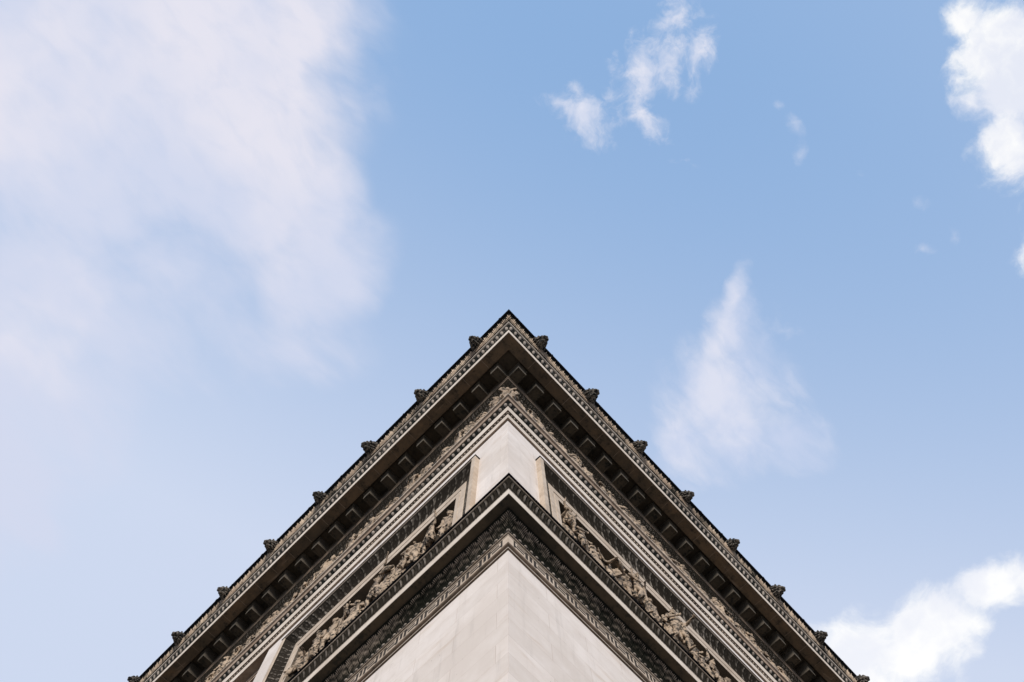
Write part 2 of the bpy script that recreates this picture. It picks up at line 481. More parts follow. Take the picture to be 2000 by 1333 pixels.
# ------------------------------------------------------------------ ground
gm = MB()
gm.grid(np.array([[(-900, -900, 0), (900, -900, 0)], [(-900, 900, 0), (900, 900, 0)]], float), uv=np.array([[(-900, -900), (900, -900)], [(-900, 900), (900, 900)]]))
gnd = gm.build('ground', PAVE); gnd['kind'] = 'structure'; gnd['label'] = 'granite paving of the square round the arch'

# ------------------------------------------------------------------ the arch
ARCH = bpy.data.objects.new('triumphal_arch', None)
COL.objects.link(ARCH)
ARCH.location = (B0, A0, 0)
ARCH['label'] = 'pale stone triumphal arch seen from below at its corner, with dark carved cornices and reliefs'
ARCH['category'] = 'monument'

PW = 9.5             # width of the pier on the left-hand face
PZ0, PZ1 = 20.3, 27.38
PAN = {'L': (1.005, 8.37), 'R': (1.02, 19.5)}


def wallgrid(mb, f, s0, s1, z0, z1, o=0.0):
    P = np.array([[FP(f, s0, o, z0), FP(f, s1, o, z0)], [FP(f, s0, o, z1), FP(f, s1, o, z1)]])
    off = 0.0 if f == 'R' else .7
    mb.grid(P, uv=np.array([[(s0 + off, z0), (s1 + off, z0)], [(s0 + off, z1), (s1 + off, z1)]]), flip=(f == 'L'))


# piers and core
mb = MB()
for f, e in (('L', PW), ('R', 24.0)):
    wallgrid(mb, f, 0, e, -EYE, 18.0)
mb.grid([[(.0, PW, 0), (24, PW, 0)], [(0, PW, 18 + EYE), (24, PW, 18 + EYE)]], uv=[[(0, 0), (24, 0)], [(0, 19.6), (24, 19.6)]], flip=True)
lower = mb.build('pier_wall', WALL, ARCH); lower['label'] = 'smooth pale ashlar wall of the lower pier meeting at the corner'
mb = MB()
for f, e in (('L', PW), ('R', 24.0)):
    p0, p1 = PAN[f]
    wallgrid(mb, f, 0, p0 + .01, 19.5, 28.81)
    wallgrid(mb, f, p1 - .01, e, 19.5, 28.81)
    wallgrid(mb, f, p0 + .01, p1 - .01, PZ1 - .01, 28.81)
    wallgrid(mb, f, p0 + .01, p1 - .01, 19.5, PZ0 + .01)
# return of the pier beside the big arch
mb.grid([[(.0, PW, 19.5 + EYE), (1.0, PW, 19.5 + EYE)], [(0, PW, 28.81 + EYE), (1.0, PW, 28.81 + EYE)]], uv=[[(0, 0), (1, 0)], [(0, 9), (1, 9)]], flip=True)
upper = mb.build('upper_wall', WALL, ARCH)
mb2 = MB(); mb2.box((0, 24, 0), (24, 33.5, 18 + EYE + .6)); mb2.build('far_pier', WALL, ARCH); upper['label'] = 'pale wall between the two cornices'
mb = MB()
mb.box((.6, .6, 18 + EYE), (23.9, PW - .01, 28.9 + EYE))
mb.box((.6, 24, 18.6 + EYE), (23.9, 33.4, 28.9 + EYE))
mb.box((.045, .045, 28.9 + EYE), (23.9, 33.4, 35.6 + EYE))
core = mb.build('core', WALL, ARCH)
mb = MB()
mb.box((.5, .5, 35.6 + EYE), (23.5, 33.0, 43 + EYE)); mb.box((.3, .3, 43 + EYE), (23.7, 33.2, 44.2 + EYE))
mb.build('attic', WALL, ARCH)

# spandrel wall over the big arch, recessed
mb = MB()
ac, ar = (PW + 24) / 2, (24 - PW) / 2
th = np.linspace(math.pi, 0, 33)
ys = ac + ar * np.cos(th); zs = 19.6 + ar * np.sin(th)
for xx, fl in ((.45, True), (23.4, False)):
    P = np.array([[(xx, y, z + EYE) for y, z in zip(ys, zs)], [(xx, y, 28.6 + EYE) for y in ys]])
    mb.grid(P, uv=P[..., 1:3], flip=fl)
P = np.array([[(.45, y, z + EYE) for y, z in zip(ys, zs)], [(23.4, y, z + EYE) for y, z in zip(ys, zs)]])
mb.grid(P, uv=P[..., :2], flip=True)
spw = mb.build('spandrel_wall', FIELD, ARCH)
mb = MB(); mb.box((.20, PW, 28.62 + EYE), (.46, 24, 28.80 + EYE)); mb.box((.23, PW, 28.50 + EYE), (.46, 24, 28.62 + EYE))
mb.build('spandrel_moulding', TAN, ARCH)

# ------------------------------------------------------------------ impost cornice
IMP = bpy.data.objects.new('impost_cornice', None); COL.objects.link(IMP); IMP.parent = ARCH
mb = MB()
tor = [(.048 + .040 * math.sin(a), 18.045 + .045 * (1 - math.cos(a))) for a in np.linspace(0, math.pi / 2, 8)]
sweep(mb, [(0, 18.0), (.034, 18.0)]); sweep(mb, [(.034, 18.042), (.045, 18.045)] + tor + [(.070, 18.091)])
mb.build('torus_moulding', DTAN, IMP)
mb = MB(); sweep(mb, [(.034, 18.001), (.034, 18.042)]); mb.build('fillet', FASC, IMP)
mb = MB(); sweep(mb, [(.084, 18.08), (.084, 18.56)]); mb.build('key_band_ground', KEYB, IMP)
mb = MB()
pat = ["1111101010", "1000001010", "1111101010", "0000101010", "1111101110"]
CW, CH, ZB = .053, .0635, 18.09
for f in 'LR':
    s0 = .09
    mb_s = []
    per = int(ORN[f] / (CW * 10))
    # top and bottom borders
    def cell(a, b, z0, z1, o=.092):
        if f == 'R': mb.box((a, -o, z0 + EYE), (b, -.080, z1 + EYE), skip=('+y',))
        else: mb.box((-o, a, z0 + EYE), (-.080, b, z1 + EYE), skip=('+x',))
    ZP = ZB + .022 + CH * 5
    cell(-.086, ORN[f], ZP + .030, ZP + .062, .092)
    cell(-.086, ORN[f], ZB, ZB + .022, .088)
    cell(-.086, .05, ZB + .022, ZP + .030, .0868)
    for k in range(per):
        for r in range(5):
            row = pat[r]; c = 0
            while c < 10:
                if row[c] == '1':
                    e = c
                    while e < 10 and row[e] == '1': e += 1
                    rt = (0, .66, 2.0, 2.66, 4.0, 4.9)      # strokes a little thinner than the gaps
                    cell(s0 + (k * 10 + c) * CW + .009, s0 + (k * 10 + e) * CW - .009, ZP - CH * rt[r + 1], ZP - CH * rt[r], .0865)
                    c = e
                else: c += 1
mb.build('greek_key_band', TRIM, IMP)
mb = MB(); sweep(mb, [(.075, 18.545), (.112, 18.545), (.112, 18.575)]); mb.build('fillet', TRIM, IMP)
mb = MB(); ornament(mb, [(.100, 18.57), (.135, 18.625)], .145, f_bead, .035, 10, 7, phase=.4); mb.build('bead_row', EGGS, IMP, True)
mb = MB(); ornament(mb, [(.13, 18.62), (.165, 18.70), (.215, 18.80), (.285, 18.90), (.345, 18.955)], .290, f_acan, .055, 52, 32, phase=.5)
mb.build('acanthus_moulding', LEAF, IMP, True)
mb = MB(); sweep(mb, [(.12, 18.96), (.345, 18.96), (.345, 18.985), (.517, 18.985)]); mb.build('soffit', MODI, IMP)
mb = MB(); sweep(mb, [(.517, 18.972), (.525, 18.972), (.525, 19.255), (.535, 19.265)]); mb.build('corona', FASC, IMP)
mb = MB(); ornament(mb, [(.535, 19.268), (.555, 19.36), (.585, 19.46), (.622, 19.545)], .160, f_rush, .036, 22, 16, phase=.5, vary=.35)
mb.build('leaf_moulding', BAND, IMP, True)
mb = MB(); sweep(mb, [(.60, 19.55), (.640, 19.55), (.640, 19.585)]); mb.build('lip', TRIM, IMP)
mb = MB(); sweep(mb, [(.640, 19.587), (.668, 19.587), (.668, 19.665), (0.0, 19.72)]); mb.build('lead_flashing', LEAD, IMP)
mb = MB(); mb.box((.02, .02, 17.9 + EYE), (23.9, PW - .02, 19.6 + EYE)); mb.build('bed', WALL, IMP)

# ------------------------------------------------------------------ architrave
ATR = bpy.data.objects.new('architrave', None); COL.objects.link(ATR); ATR.parent = ARCH
mb = MB(); sweep(mb, [(-.60, 28.812), (.061, 28.812)]); mb.build('soffit', TAN, ATR)
mb = MB(); sweep(mb, [(.061, 28.812), (.061, 29.24)]); mb.build('lower_fascia', FASC, ATR)
mb = MB(); sweep(mb, [(.061, 29.24), (.066, 29.40), (.118, 29.40)]); mb.build('bead_ground', TAN, ATR)
mb = MB(); ornament(mb, [(.060, 29.25), (.072, 29.39)], .115, f_bead, .030, 10, 7, phase=.3); mb.build('bead_row', LEAF, ATR, True)
mb = MB(); sweep(mb, [(.118, 29.402), (.118, 29.93), (.10, 29.932)]); mb.build('upper_fascia', FASC, ATR)
mb = MB(); ornament(mb, [(.105, 29.932), (.15, 30.00), (.21, 30.10)], .203, f_egg, .046, 16, 17, phase=.1); mb.build('egg_and_dart', EGGS, ATR, True)
mb = MB()
cav = [(.235 + .05 * (1 - math.cos(a)), 30.13 + .17 * math.sin(a)) for a in np.linspace(0, math.pi / 2, 6)]
sweep(mb, [(.20, 30.105), (.235, 30.11)] + cav + [(.290, 30.30)]); mb.build('taenia', TAN, ATR)
mb = MB(); sweep(mb, [(.290, 30.302), (.312, 30.304), (.312, 30.36), (.03, 30.38)]); mb.build('lip', FASC, ATR)

# ------------------------------------------------------------------ frieze
FRZ = bpy.data.objects.new('frieze', None); COL.objects.link(FRZ); FRZ.parent = ARCH
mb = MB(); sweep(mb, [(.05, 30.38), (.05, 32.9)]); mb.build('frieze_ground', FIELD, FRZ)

# ------------------------------------------------------------------ main cornice
CRN = bpy.data.objects.new('main_cornice', None); COL.objects.link(CRN); CRN.parent = ARCH
mb = MB(); ornament(mb, [(.05, 32.75), (.08, 32.90), (.15, 33.05), (.24, 33.20)], .16, f_curl, .035, 14, 16, vary=.4); mb.build('bed_moulding', BAND, CRN, True)
mb = MB(); sweep(mb, [(.22, 33.205), (.258, 33.21), (.258, 33.36), (.275, 33.37), (.275, 33.50)]); mb.build('bed_fillet', DTAN, CRN)
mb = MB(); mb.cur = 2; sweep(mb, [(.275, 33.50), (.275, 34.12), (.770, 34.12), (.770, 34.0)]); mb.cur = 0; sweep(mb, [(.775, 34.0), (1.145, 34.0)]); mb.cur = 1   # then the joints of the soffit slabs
for f, per, st, w in (('L', .807, -.24, .31), ('R', .775, -.245, .345)):
    for k in range(0, 27):
        s = st + per * k + w * .5 + .12
        if s > ORN[f]: break
        for j, (a, b) in enumerate(((.80, 1.143),)):
            P = np.array([[FP(f, s, a, 33.997), FP(f, s + .012, a, 33.997)], [FP(f, s, b, 33.997), FP(f, s + .012, b, 33.997)]])
            mb.grid(P, flip=(f == 'L'))
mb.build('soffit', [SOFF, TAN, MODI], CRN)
mb = MB(); sweep(mb, [(1.143, 33.985), (1.158, 33.985), (1.158, 34.50), (1.12, 34.502)]); mb.build('corona', FASC, CRN)
mb = MB(); ornament(mb, [(1.14, 34.502), (1.19, 34.60), (1.255, 34.79)], .203, f_egg, .046, 16, 17, phase=.1); mb.build('egg_and_dart', EGGS, CRN, True)
mb = MB(); sweep(mb, [(1.24, 34.785), (1.302, 34.79), (1.302, 34.90)]); mb.build('fillet', FASC, CRN)
mb = MB(); sweep(mb, [(1.300, 34.902), (1.27, 34.93), (1.27, 35.0)]); mb.build('fillet_shade', LEAD, CRN)  # black strip painted in as the shade above the fillet
mb = MB(); ornament(mb, [(1.292, 34.95), (1.335, 35.06), (1.375, 35.18), (1.40, 35.32), (1.44, 35.42)], .205, f_flame, .042, 26, 22, vary=.4)
mb.build('palmette_moulding', SIMA, CRN, True)
mb = MB(); sweep(mb, [(1.43, 35.42), (1.475, 35.44), (1.475, 35.52), (1.50, 35.54), (1.50, 35.80), (0, 36.0)])
rn = random.Random(11)
for f in 'LR':                                       # folded clips and lumps along the lead edge
    s = -1.1
    while s < ORN[f]:
        w, h_, d = rn.uniform(.03, .07), rn.uniform(.005, .025), rn.uniform(.004, .014)
        a, b = (s, -1.50 - d, 35.62 + EYE), (s + w, -1.45, 35.80 + h_ + EYE)
        if f == 'R': mb.box(a, b)
        else: mb.box((a[1], a[0], a[2]), (b[1], b[0], b[2]))
        s += rn.choice((.8, 1.6, .8, 1.1, 2.2))
mb.build('lead_flashing', LEAD, CRN)


def part(name, me, parent, mat=None):
    o = bpy.data.objects.new(name, me); COL.objects.link(o); o.parent = parent
    return o


def orient(o, f, s, off, z, yaw=0.0, sc=1.0, flat=1.0):
    """mesh axes x = along the face, y = outwards, z = up"""
    if f == 'R': m = Matrix(((1, 0, 0), (0, -1, 0), (0, 0, 1)))
    else: m = Matrix(((0, -1, 0), (1, 0, 0), (0, 0, 1)))
    # keep a proper rotation: turn x with the face, so a mesh is never mirrored
    if f == 'R': m = Matrix(((-1, 0, 0), (0, -1, 0), (0, 0, 1)))
    p = FP(f, s, off, z)
    R = m.to_4x4() @ Matrix.Scale(flat, 4, Vector((0, 1, 0))) @ Matrix.Rotation(yaw, 4, 'Z')     # flat < 1: relief depth
    o.matrix_local = Matrix.Translation(Vector(p)) @ R @ Matrix.Scale(sc, 4)


# modillions: block with a small crown moulding
def modillion_mesh(w):
    mb = MB(); h = w / 2
    mb.box((-h, .24, 33.52), (h, .685, 33.90), skip=('+z',))
    mb.box((-h - .010, .24, 33.90), (h + .010, .697, 33.96), skip=())
    mb.box((-h - .028, .24, 33.96), (h + .028, .722, 34.118), skip=())
    # raised border of the underside
    for a in ((-h, .24, -h + .035, .685), (h - .035, .24, h, .685), (-h + .035, .65, h - .035, .685)):
        mb.box((a[0], a[1], 33.495), (a[2], a[3], 33.5205), skip=('+z',))
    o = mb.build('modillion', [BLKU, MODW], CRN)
    me = o.data
    for p in me.polygons: p.material_index = 0 if abs(p.normal.z) > .5 else 1  # upright faces take the lighter tone with light painted in
    bpy.data.objects.remove(o)
    co = np.zeros(len(me.vertices) * 3, np.float32); me.vertices.foreach_get('co', co); co = co.reshape(-1, 3)
    co[:, 2] -= 33.5; me.vertices.foreach_set('co', co.ravel()); me.update()
    return me


for f, per, st, w in (('L', .807, -.24, .31), ('R', .775, -.245, .345)):
    me = modillion_mesh(w)
    k = 0
    while st + per * k < ORN[f]:
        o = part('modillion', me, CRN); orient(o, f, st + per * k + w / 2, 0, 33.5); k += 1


# ------------------------------------------------------------------ relief frames
def frame(f):
    p0, p1 = PAN[f]
    # (side offset, top offset, o)
    pr = [(0, 0, 0.0), (0, 0, .150), (.125, .055, .150), (.135, .07, .13)]
    orn0, orn1 = (.135, .07, .13), (.50, .68, -.075)
    inn = [(.50, .68, -.075), (.51, .69, -.06), (.66, 1.05, -.06), (.67, 1.07, -.085), (.69, 1.10, -.085), (.70, 1.12, -.065), (.82, 1.42, -.065)]

    def ring(q):
        sx, tz, o = q
        pts = [(p0 + sx, PZ0 + tz * .3), (p0 + sx, PZ1 - tz), (p1 - sx, PZ1 - tz), (p1 - sx, PZ0 + tz * .3), (p0 + sx, PZ0 + tz * .3)]
        return np.array([FP(f, s, o, z) for s, z in pts])

    def strips(lst, mb):
        for a, b in zip(lst[:-1], lst[1:]):
            A, B = ring(a), ring(b)
            for i in range(4):
                P = np.array([[A[i], A[i + 1]], [B[i], B[i + 1]]])
                mb.grid(P, uv=P[..., [0 if f == 'R' else 1, 2]], flip=(f == 'R'))
    FR = bpy.data.objects.new('relief_frame', None); COL.objects.link(FR); FR.parent = ARCH
    mb = MB(); strips(pr[:2] , mb); strips(pr[1:], mb); mb.build('outer_fillet', TRIM, FR)
    mb = MB(); strips(inn, mb); mb.build('inner_fillet', TRIM, FR)
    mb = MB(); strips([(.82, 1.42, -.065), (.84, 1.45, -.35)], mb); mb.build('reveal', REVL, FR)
    mb = MB(); s0, s1, z0, z1 = p0 - .005, p1 + .005, PZ1 - .002, PZ1 + .012
    P = np.array([[FP(f, s0 - .012, .153, PZ1 - .035), FP(f, s1, .153, PZ1 - .035)], [FP(f, s0 - .012, .165, PZ1 - .02), FP(f, s1, .165, PZ1 - .02)],
                  [FP(f, s0 - .012, .165, PZ1 + .02), FP(f, s1, .165, PZ1 + .02)], [FP(f, s0 - .012, 0, PZ1 + .05), FP(f, s1, 0, PZ1 + .05)]])
    mb.grid(P, flip=(f == 'L'))
    P = np.array([[FP(f, s0 - .012, 0, PZ1 - .05), FP(f, s0 - .012, .165, PZ1 - .05)], [FP(f, s0 - .012, 0, PZ1 + .05), FP(f, s0 - .012, .165, PZ1 + .02)]])
    mb.grid(P, flip=(f == 'R'))
    mb.build('lead_flashing', LEAD, FR)
    # carved leaf moulding: top member and two sides
    mb = MB()
    A, B = ring(orn0), ring(orn1)
    nvv = 24
    for i in (0, 1, 2):
        a0_, a1_, b0_, b1_ = A[i], A[i + 1], B[i], B[i + 1]
        ln = np.linalg.norm(a1_ - a0_); per = .27; n = max(1, round(ln / per)); nuu = n * 18 + 1
        u = np.linspace(0, 1, nuu); v = np.linspace(0, 1, nvv)
        U, V = np.meshgrid(u, v)
        P = (a0_ + (a1_ - a0_) * U[..., None]) * (1 - V[..., None]) + (b0_ + (b1_ - b0_) * U[..., None]) * V[..., None]
        # hollow profile
        outv = np.array(FP(f, 0, 1, 0)) - np.array(FP(f, 0, 0, 0))
        fr = (U * n) % 1.0
        H = np.clip(f_rush(fr, (V * 2) % 1.0) * (.35 + .65 * V) * .9 + .35 * f_frame(fr, V), 0, 1)
        edge = np.clip(np.minimum(V, 1 - V) * 10, 0, 1) * np.clip(np.minimum(U, 1 - U) * n * 4, 0, 1)
        H = H * edge * (1 - .35 * np.random.RandomState(5).rand(n + 1)[(U * n).astype(int)])
        P = P + outv * ((-.055 * np.sin(np.pi * V) + .036 * H)[..., None])
        mb.grid(P, wear=H, flip=(f == 'R'))
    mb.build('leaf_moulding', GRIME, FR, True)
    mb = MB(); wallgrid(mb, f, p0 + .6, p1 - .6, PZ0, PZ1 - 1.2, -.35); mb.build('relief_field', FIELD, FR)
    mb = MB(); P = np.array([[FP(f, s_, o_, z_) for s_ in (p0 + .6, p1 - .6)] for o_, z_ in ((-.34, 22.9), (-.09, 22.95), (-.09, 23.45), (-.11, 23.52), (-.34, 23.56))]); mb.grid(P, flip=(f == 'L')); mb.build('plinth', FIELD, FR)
    mb = MB(); wallgrid(mb, f, p0, p1, PZ0 - .3, PZ0 + .3, .01); mb.build('sill', WALL, FR)
    return FR


FRAMES = {f: frame(f) for f in 'LR'}
FRAMES['L']['label'] = 'shorter relief panel on the left-hand face'
FRAMES['R']['label'] = 'longer relief panel on the right-hand face'


# ------------------------------------------------------------------ sculpture: soft bodies fused into one skin
class Blob:
    def __init__(s): s.v = []; s.f = []

    def _add(s, rings, cap0, cap1):
        n = len(rings[0]); b = len(s.v)
        for r in rings: s.v += [tuple(p) for p in r]
        for i in range(len(rings) - 1):
            for j in range(n):
                k = (j + 1) % n
                s.f.append((b + i * n + j, b + i * n + k, b + (i + 1) * n + k, b + (i + 1) * n + j))
        c = len(s.v); s.v += [tuple(cap0), tuple(cap1)]
        e = b + (len(rings) - 1) * n
        for j in range(n):
            k = (j + 1) % n
            s.f.append((c, b + k, b + j)); s.f.append((c + 1, e + j, e + k))

    def cap(s, p0, p1, r0, r1, n=12, flat=(1, 1)):
        p0, p1 = Vector(p0), Vector(p1); d = p1 - p0
        if d.length < 1e-5: d = Vector((0, 0, 1e-4))
        dn = d.normalized(); x = dn.orthogonal().normalized(); y = dn.cross(x)
        if flat != (1, 1):     # x across, y outward
            x = Vector((1, 0, 0)); x = (x - dn * x.dot(dn)).normalized(); y = dn.cross(x)
        rings = []
        for a in (-70, -40, 0): rings.append((p0 + dn * r0 * math.sin(math.radians(a)), r0 * math.cos(math.radians(a))))
        for a in (0, 40, 70): rings.append((p1 + dn * r1 * math.sin(math.radians(a)), r1 * math.cos(math.radians(a))))
        R = [[c + x * (r * flat[0] * math.cos(2 * math.pi * j / n)) + y * (r * flat[1] * math.sin(2 * math.pi * j / n)) for j in range(n)] for c, r in rings]
        s._add(R, p0 - dn * r0, p1 + dn * r1)

    def ell(s, c, r, rot=None, n=14):
        c = Vector(c); R = []
        for a in (-72, -50, -25, 0, 25, 50, 72):
            t = math.radians(a)
            ring = []
            for j in range(n):
                ph = 2 * math.pi * j / n
                v = Vector((r[0] * math.cos(t) * math.cos(ph), r[1] * math.cos(t) * math.sin(ph), r[2] * math.sin(t)))
                if rot: v = rot @ v
                ring.append(c + v)
            R.append(ring)
        a = Vector((0, 0, -r[2])); b = Vector((0, 0, r[2]))
        if rot: a = rot @ a; b = rot @ b
        s._add(R, c + a, c + b)

    def mesh(s, name, voxel, mat, post=None):
        me = bpy.data.meshes.new(name + '_raw'); me.from_pydata(s.v, [], s.f); me.update()
        o = bpy.data.objects.new(name + '_raw', me); COL.objects.link(o)
        md = o.modifiers.new('r', 'REMESH'); md.mode = 'VOXEL'; md.voxel_size = voxel; md.use_smooth_shade = True
        sm = o.modifiers.new('s', 'SMOOTH'); sm.factor = .5; sm.iterations = 1
        dg = bpy.context.evaluated_depsgraph_get(); dg.update()
        out = bpy.data.meshes.new_from_object(o.evaluated_get(dg))
        out.name = name
        bpy.data.objects.remove(o); bpy.data.meshes.remove(me)
        if post is not None:
            co = np.zeros(len(out.vertices) * 3, np.float32); out.vertices.foreach_get('co', co); co = co.reshape(-1, 3)
            no = np.zeros(len(out.vertices) * 3, np.float32); out.vertices.foreach_get('normal', no); no = no.reshape(-1, 3)
            co = post(co.astype(float), no.astype(float)).astype(np.float32)
            out.vertices.foreach_set('co', co.ravel()); out.update()
        out.materials.clear(); out.materials.append(mat)
        out.polygons.foreach_set('use_smooth', np.ones(len(out.polygons), bool))
        return out


def hand(b, wrist, dirn, side, sc=1.0, curl=.35):
    wrist = Vector(wrist); d = Vector(dirn).normalized()
    x = d.cross(Vector((0, 1, 0)));
    x = x.normalized() if x.length > .1 else Vector((1, 0, 0))
    nrm = x.cross(d).normalized()
    palm = wrist + d * .045 * sc
    b.cap(wrist, wrist + d * .08 * sc, .026 * sc, .034 * sc)
    for i, l in enumerate((.062, .072, .068, .052)):
        base = wrist + d * .085 * sc + x * (-.030 + .020 * i) * sc
        mid = base + (d * (1 - curl * .3) + nrm * curl).normalized() * l * .55 * sc
        tip = mid + (d * (1 - curl) + nrm * curl * 1.6).normalized() * l * .5 * sc
        b.cap(base, mid, .0125 * sc, .0115 * sc, 8); b.cap(mid, tip, .0115 * sc, .0095 * sc, 8)
    tb = palm - x * .026 * sc * side
    b.cap(tb, tb + (d * .6 - x * side * .8 + nrm * .3).normalized() * .06 * sc, .014 * sc, .0105 * sc, 8)


def figure(seed, arms=('down', 'down'), dress='tunic', headgear='hair', turn=0.0, lean=0.0, prop=None, bend=0.0, nohands=False, ramp=1.0):
    """a standing relief figure about 1.85 m tall; x along the wall, y outwards, z up, feet at 0"""
    rn = random.Random(seed); b = Blob(); V = Vector
    hipz = .98; hp = V((0, 0, hipz)); ch = V((lean * .35, bend * .3, 1.36)); nk = V((lean * .45, bend * .42 + .02, 1.55))
    hd = V((lean * .5 + .03 * turn, bend * .52 + .05, 1.70))
    # trunk
    b.ell(hp, (.165, .125, .14)); b.cap(hp, (hp + ch) * .5, .135, .125, flat=(1.12, .85)); b.cap((hp + ch) * .5, ch, .125, .155, flat=(1.12, .85))
    sh = [ch + V((sx * .19, 0, .08)) for sx in (-1, 1)]
    b.cap(sh[0], sh[1], .072, .072)
    b.ell(ch + V((-.075, .075, .0)), (.085, .06, .07)); b.ell(ch + V((.075, .075, .0)), (.085, .06, .07))
    b.cap(ch + V((0, 0, .1)), nk + V((0, .01, .04)), .062, .054)
    # head: skull, face, nose, brow, jaw, ears
    rot = Matrix.Rotation(-turn, 3, 'Z')
    def hp_(x, y, z): return hd + rot @ V((x, y, z))
    b.ell(hp_(0, -.012, .02), (.078, .098, .105), rot); b.ell(hp_(0, .035, -.045), (.056, .062, .075), rot)
    b.cap(hp_(0, .088, .02), hp_(0, .118, -.022), .012, .017, 8); b.cap(hp_(-.035, .085, .032), hp_(.035, .085, .032), .014, .014, 8)
    b.cap(hp_(-.02, .090, -.062), hp_(.02, .090, -.062), .012, .012, 8); b.ell(hp_(0, .072, -.098), (.028, .026, .022), rot, 8)
    b.ell(hp_(-.082, -.005, -.01), (.012, .022, .032), rot, 8); b.ell(hp_(.082, -.005, -.01), (.012, .022, .032), rot, 8)
    if headgear == 'hair':
        for i in range(26):
            a = rn.uniform(0, 6.28); e = rn.uniform(.1, 1.4)
            b.ell(hp_(.085 * math.cos(a) * math.cos(e), -.025 + .10 * math.sin(a) * math.cos(e) * (1 if math.sin(a) < 0 else .75), .035 + .10 * math.sin(e)), (.026, .026, .022), None, 8)
    elif headgear == 'helmet':
        b.ell(hp_(0, -.01, .055), (.095, .118, .10), rot); b.cap(hp_(0, -.13, .03), hp_(0, .12, .045), .016, .014, flat=(1, 1))
        for t in np.linspace(-.9, 1.1, 8): b.ell(hp_(0, .135 * math.sin(-t), .06 + .125 * math.cos(t)), (.017, .032, .045), rot, 8)
    elif headgear == 'bald':
        b.cap(hp_(0, .07, -.10), hp_(0, .05, -.19), .045, .02)          # beard
    elif headgear == 'cap':
        b.ell(hp_(0, .03, .095), (.075, .085, .07), rot); b.cap(hp_(-.09, .0, .06), hp_(.09, .0, .06), .03, .03)
    elif headgear == 'hood':
        b.ell(hp_(0, -.03, .03), (.11, .115, .14), rot); b.cap(hp_(0, -.05, -.02), nk + V((0, -.06, -.08)), .10, .13)
    # legs
    st = rn.uniform(.05, .15)
    for k, sx in enumerate((-1, 1)):
        hip = hp + V((sx * .09, 0, -.04)); kn = V((sx * (.11 + st * .5), .06 + .05 * k, .53)); an = V((sx * (.11 + st), -.02 + .04 * k, .09))
        b.cap(hip, kn, .098, .066); b.cap(kn, kn * .55 + an * .45 + V((0, -.02, 0)), .062, .062); b.cap(kn * .55 + an * .45 + V((0, -.02, 0)), an, .06, .038)
        b.cap(an + V((0, -.03, -.04)), an + V((sx * .03, .16, -.055)), .04, .03)
    # arms
    H = {'down': ((.06, -.01, -.28), (.04, .07, -.24)), 'akimbo': ((.17, -.02, -.22), (-.14, .12, -.16)), 'up': ((.13, .05, .20), (.0, .06, .26)),
         'out': ((.26, .05, .02), (.25, .05, .06)), 'chest': ((.10, .04, -.26), (-.20, .16, .10)), 'fwd': ((.04, .14, -.22), (.02, .24, .03)),
         'point': ((.22, .10, .06), (.22, .10, .16)), 'rest': ((.15, .06, -.22), (.12, .12, .12))}
    tips = []
    for k, sx in enumerate((-1, 1)):
        e, h_ = H[arms[k]]
        el = sh[k] + V((sx * e[0], e[1], e[2])); wr = el + V((sx * h_[0], h_[1], h_[2]))
        b.cap(sh[k], el, .062, .046); b.cap(el, el * .55 + wr * .45, .046, .045); b.cap(el * .55 + wr * .45, wr, .044, .028)
        d = (wr - el).normalized()
        if nohands: b.ell(wr + d * .05, (.035, .03, .045))
        else: hand(b, wr, d, sx)
        tips.append(wr + d * .07)
    # dress
    if dress in ('tunic', 'long'):
        zb = .52 if dress == 'tunic' else .12
        b.cap((0, .0, 1.02), (0, .02, zb + .1), .155, .235 if dress == 'tunic' else .26, 20, flat=(1.05, .72))
        b.cap((-.15, 0, 1.03), (.15, 0, 1.03), .035, .035)
        for k in range(9):
            a = math.pi * (k + .5) / 9
            b.cap((.15 * math.cos(a), .10 * math.sin(a), 1.0), (.25 * math.cos(a + .1 * rn.uniform(-1, 1)), .18 * math.sin(a), zb), .02, .036, 8)
    if dress in ('cloak', 'long') or rn.random() < .3:
        sx = rn.choice((-1, 1))
        for k in range(6):
            t = k / 5
            b.cap(ch + V((sx * (.20 - .32 * t), .03 - .12 * (1 - t), .10)), (sx * (.32 - .45 * t), -.06 + .05 * math.sin(k * 2.1), .45), .04, .06, 10)
        b.cap(ch + V((-sx * .16, .09, .10)), ch + V((sx * .16, .10, -.20)), .034, .045)
        b.cap(ch + V((sx * .16, .10, -.20)), hp + V((sx * .20, .06, -.25)), .045, .05)
    if dress == 'nude':
        b.cap(hp + V((-.16, .06, .0)), hp + V((.16, .08, -.1)), .05, .07); b.cap(hp + V((.1, .1, -.05)), (.14, .12, .55), .06, .09)
    # what they carry
    if prop == 'spear':
        p = tips[1]; b.cap((p.x + .04, p.y + .02, .1), (p.x - .03, p.y - .05, 2.25), .017, .015, 8); b.cap((p.x - .03, p.y - .05, 2.22), (p.x - .035, p.y - .05, 2.40), .03, .006, 8)
    elif prop == 'shield':
        p = tips[0]; b.ell((p.x, p.y + .06, p.z - .02), (.25, .05, .33)); b.ell((p.x, p.y + .10, p.z - .02), (.06, .04, .06))
    elif prop == 'banner':
        p = tips[1]; b.cap((p.x, p.y, .3), (p.x - .02, p.y - .08, 2.15), .016, .016, 8)
        for k in range(5): b.cap((p.x - .02 - .07 * k, p.y - .08 + .03 * math.sin(k * 1.8), 2.1 - .02 * k), (p.x - .03 - .06 * k, p.y - .06 + .04 * math.sin(k * 1.8 + 1), 1.72 - .03 * k), .034, .036, 8)
    elif prop == 'bundle':
        p = (tips[0] + tips[1]) * .5; b.ell(p + V((0, .02, .04)), (.17, .12, .14)); b.cap(p + V((-.16, 0, .05)), p + V((.17, .02, .0)), .07, .06)
    elif prop == 'horn':
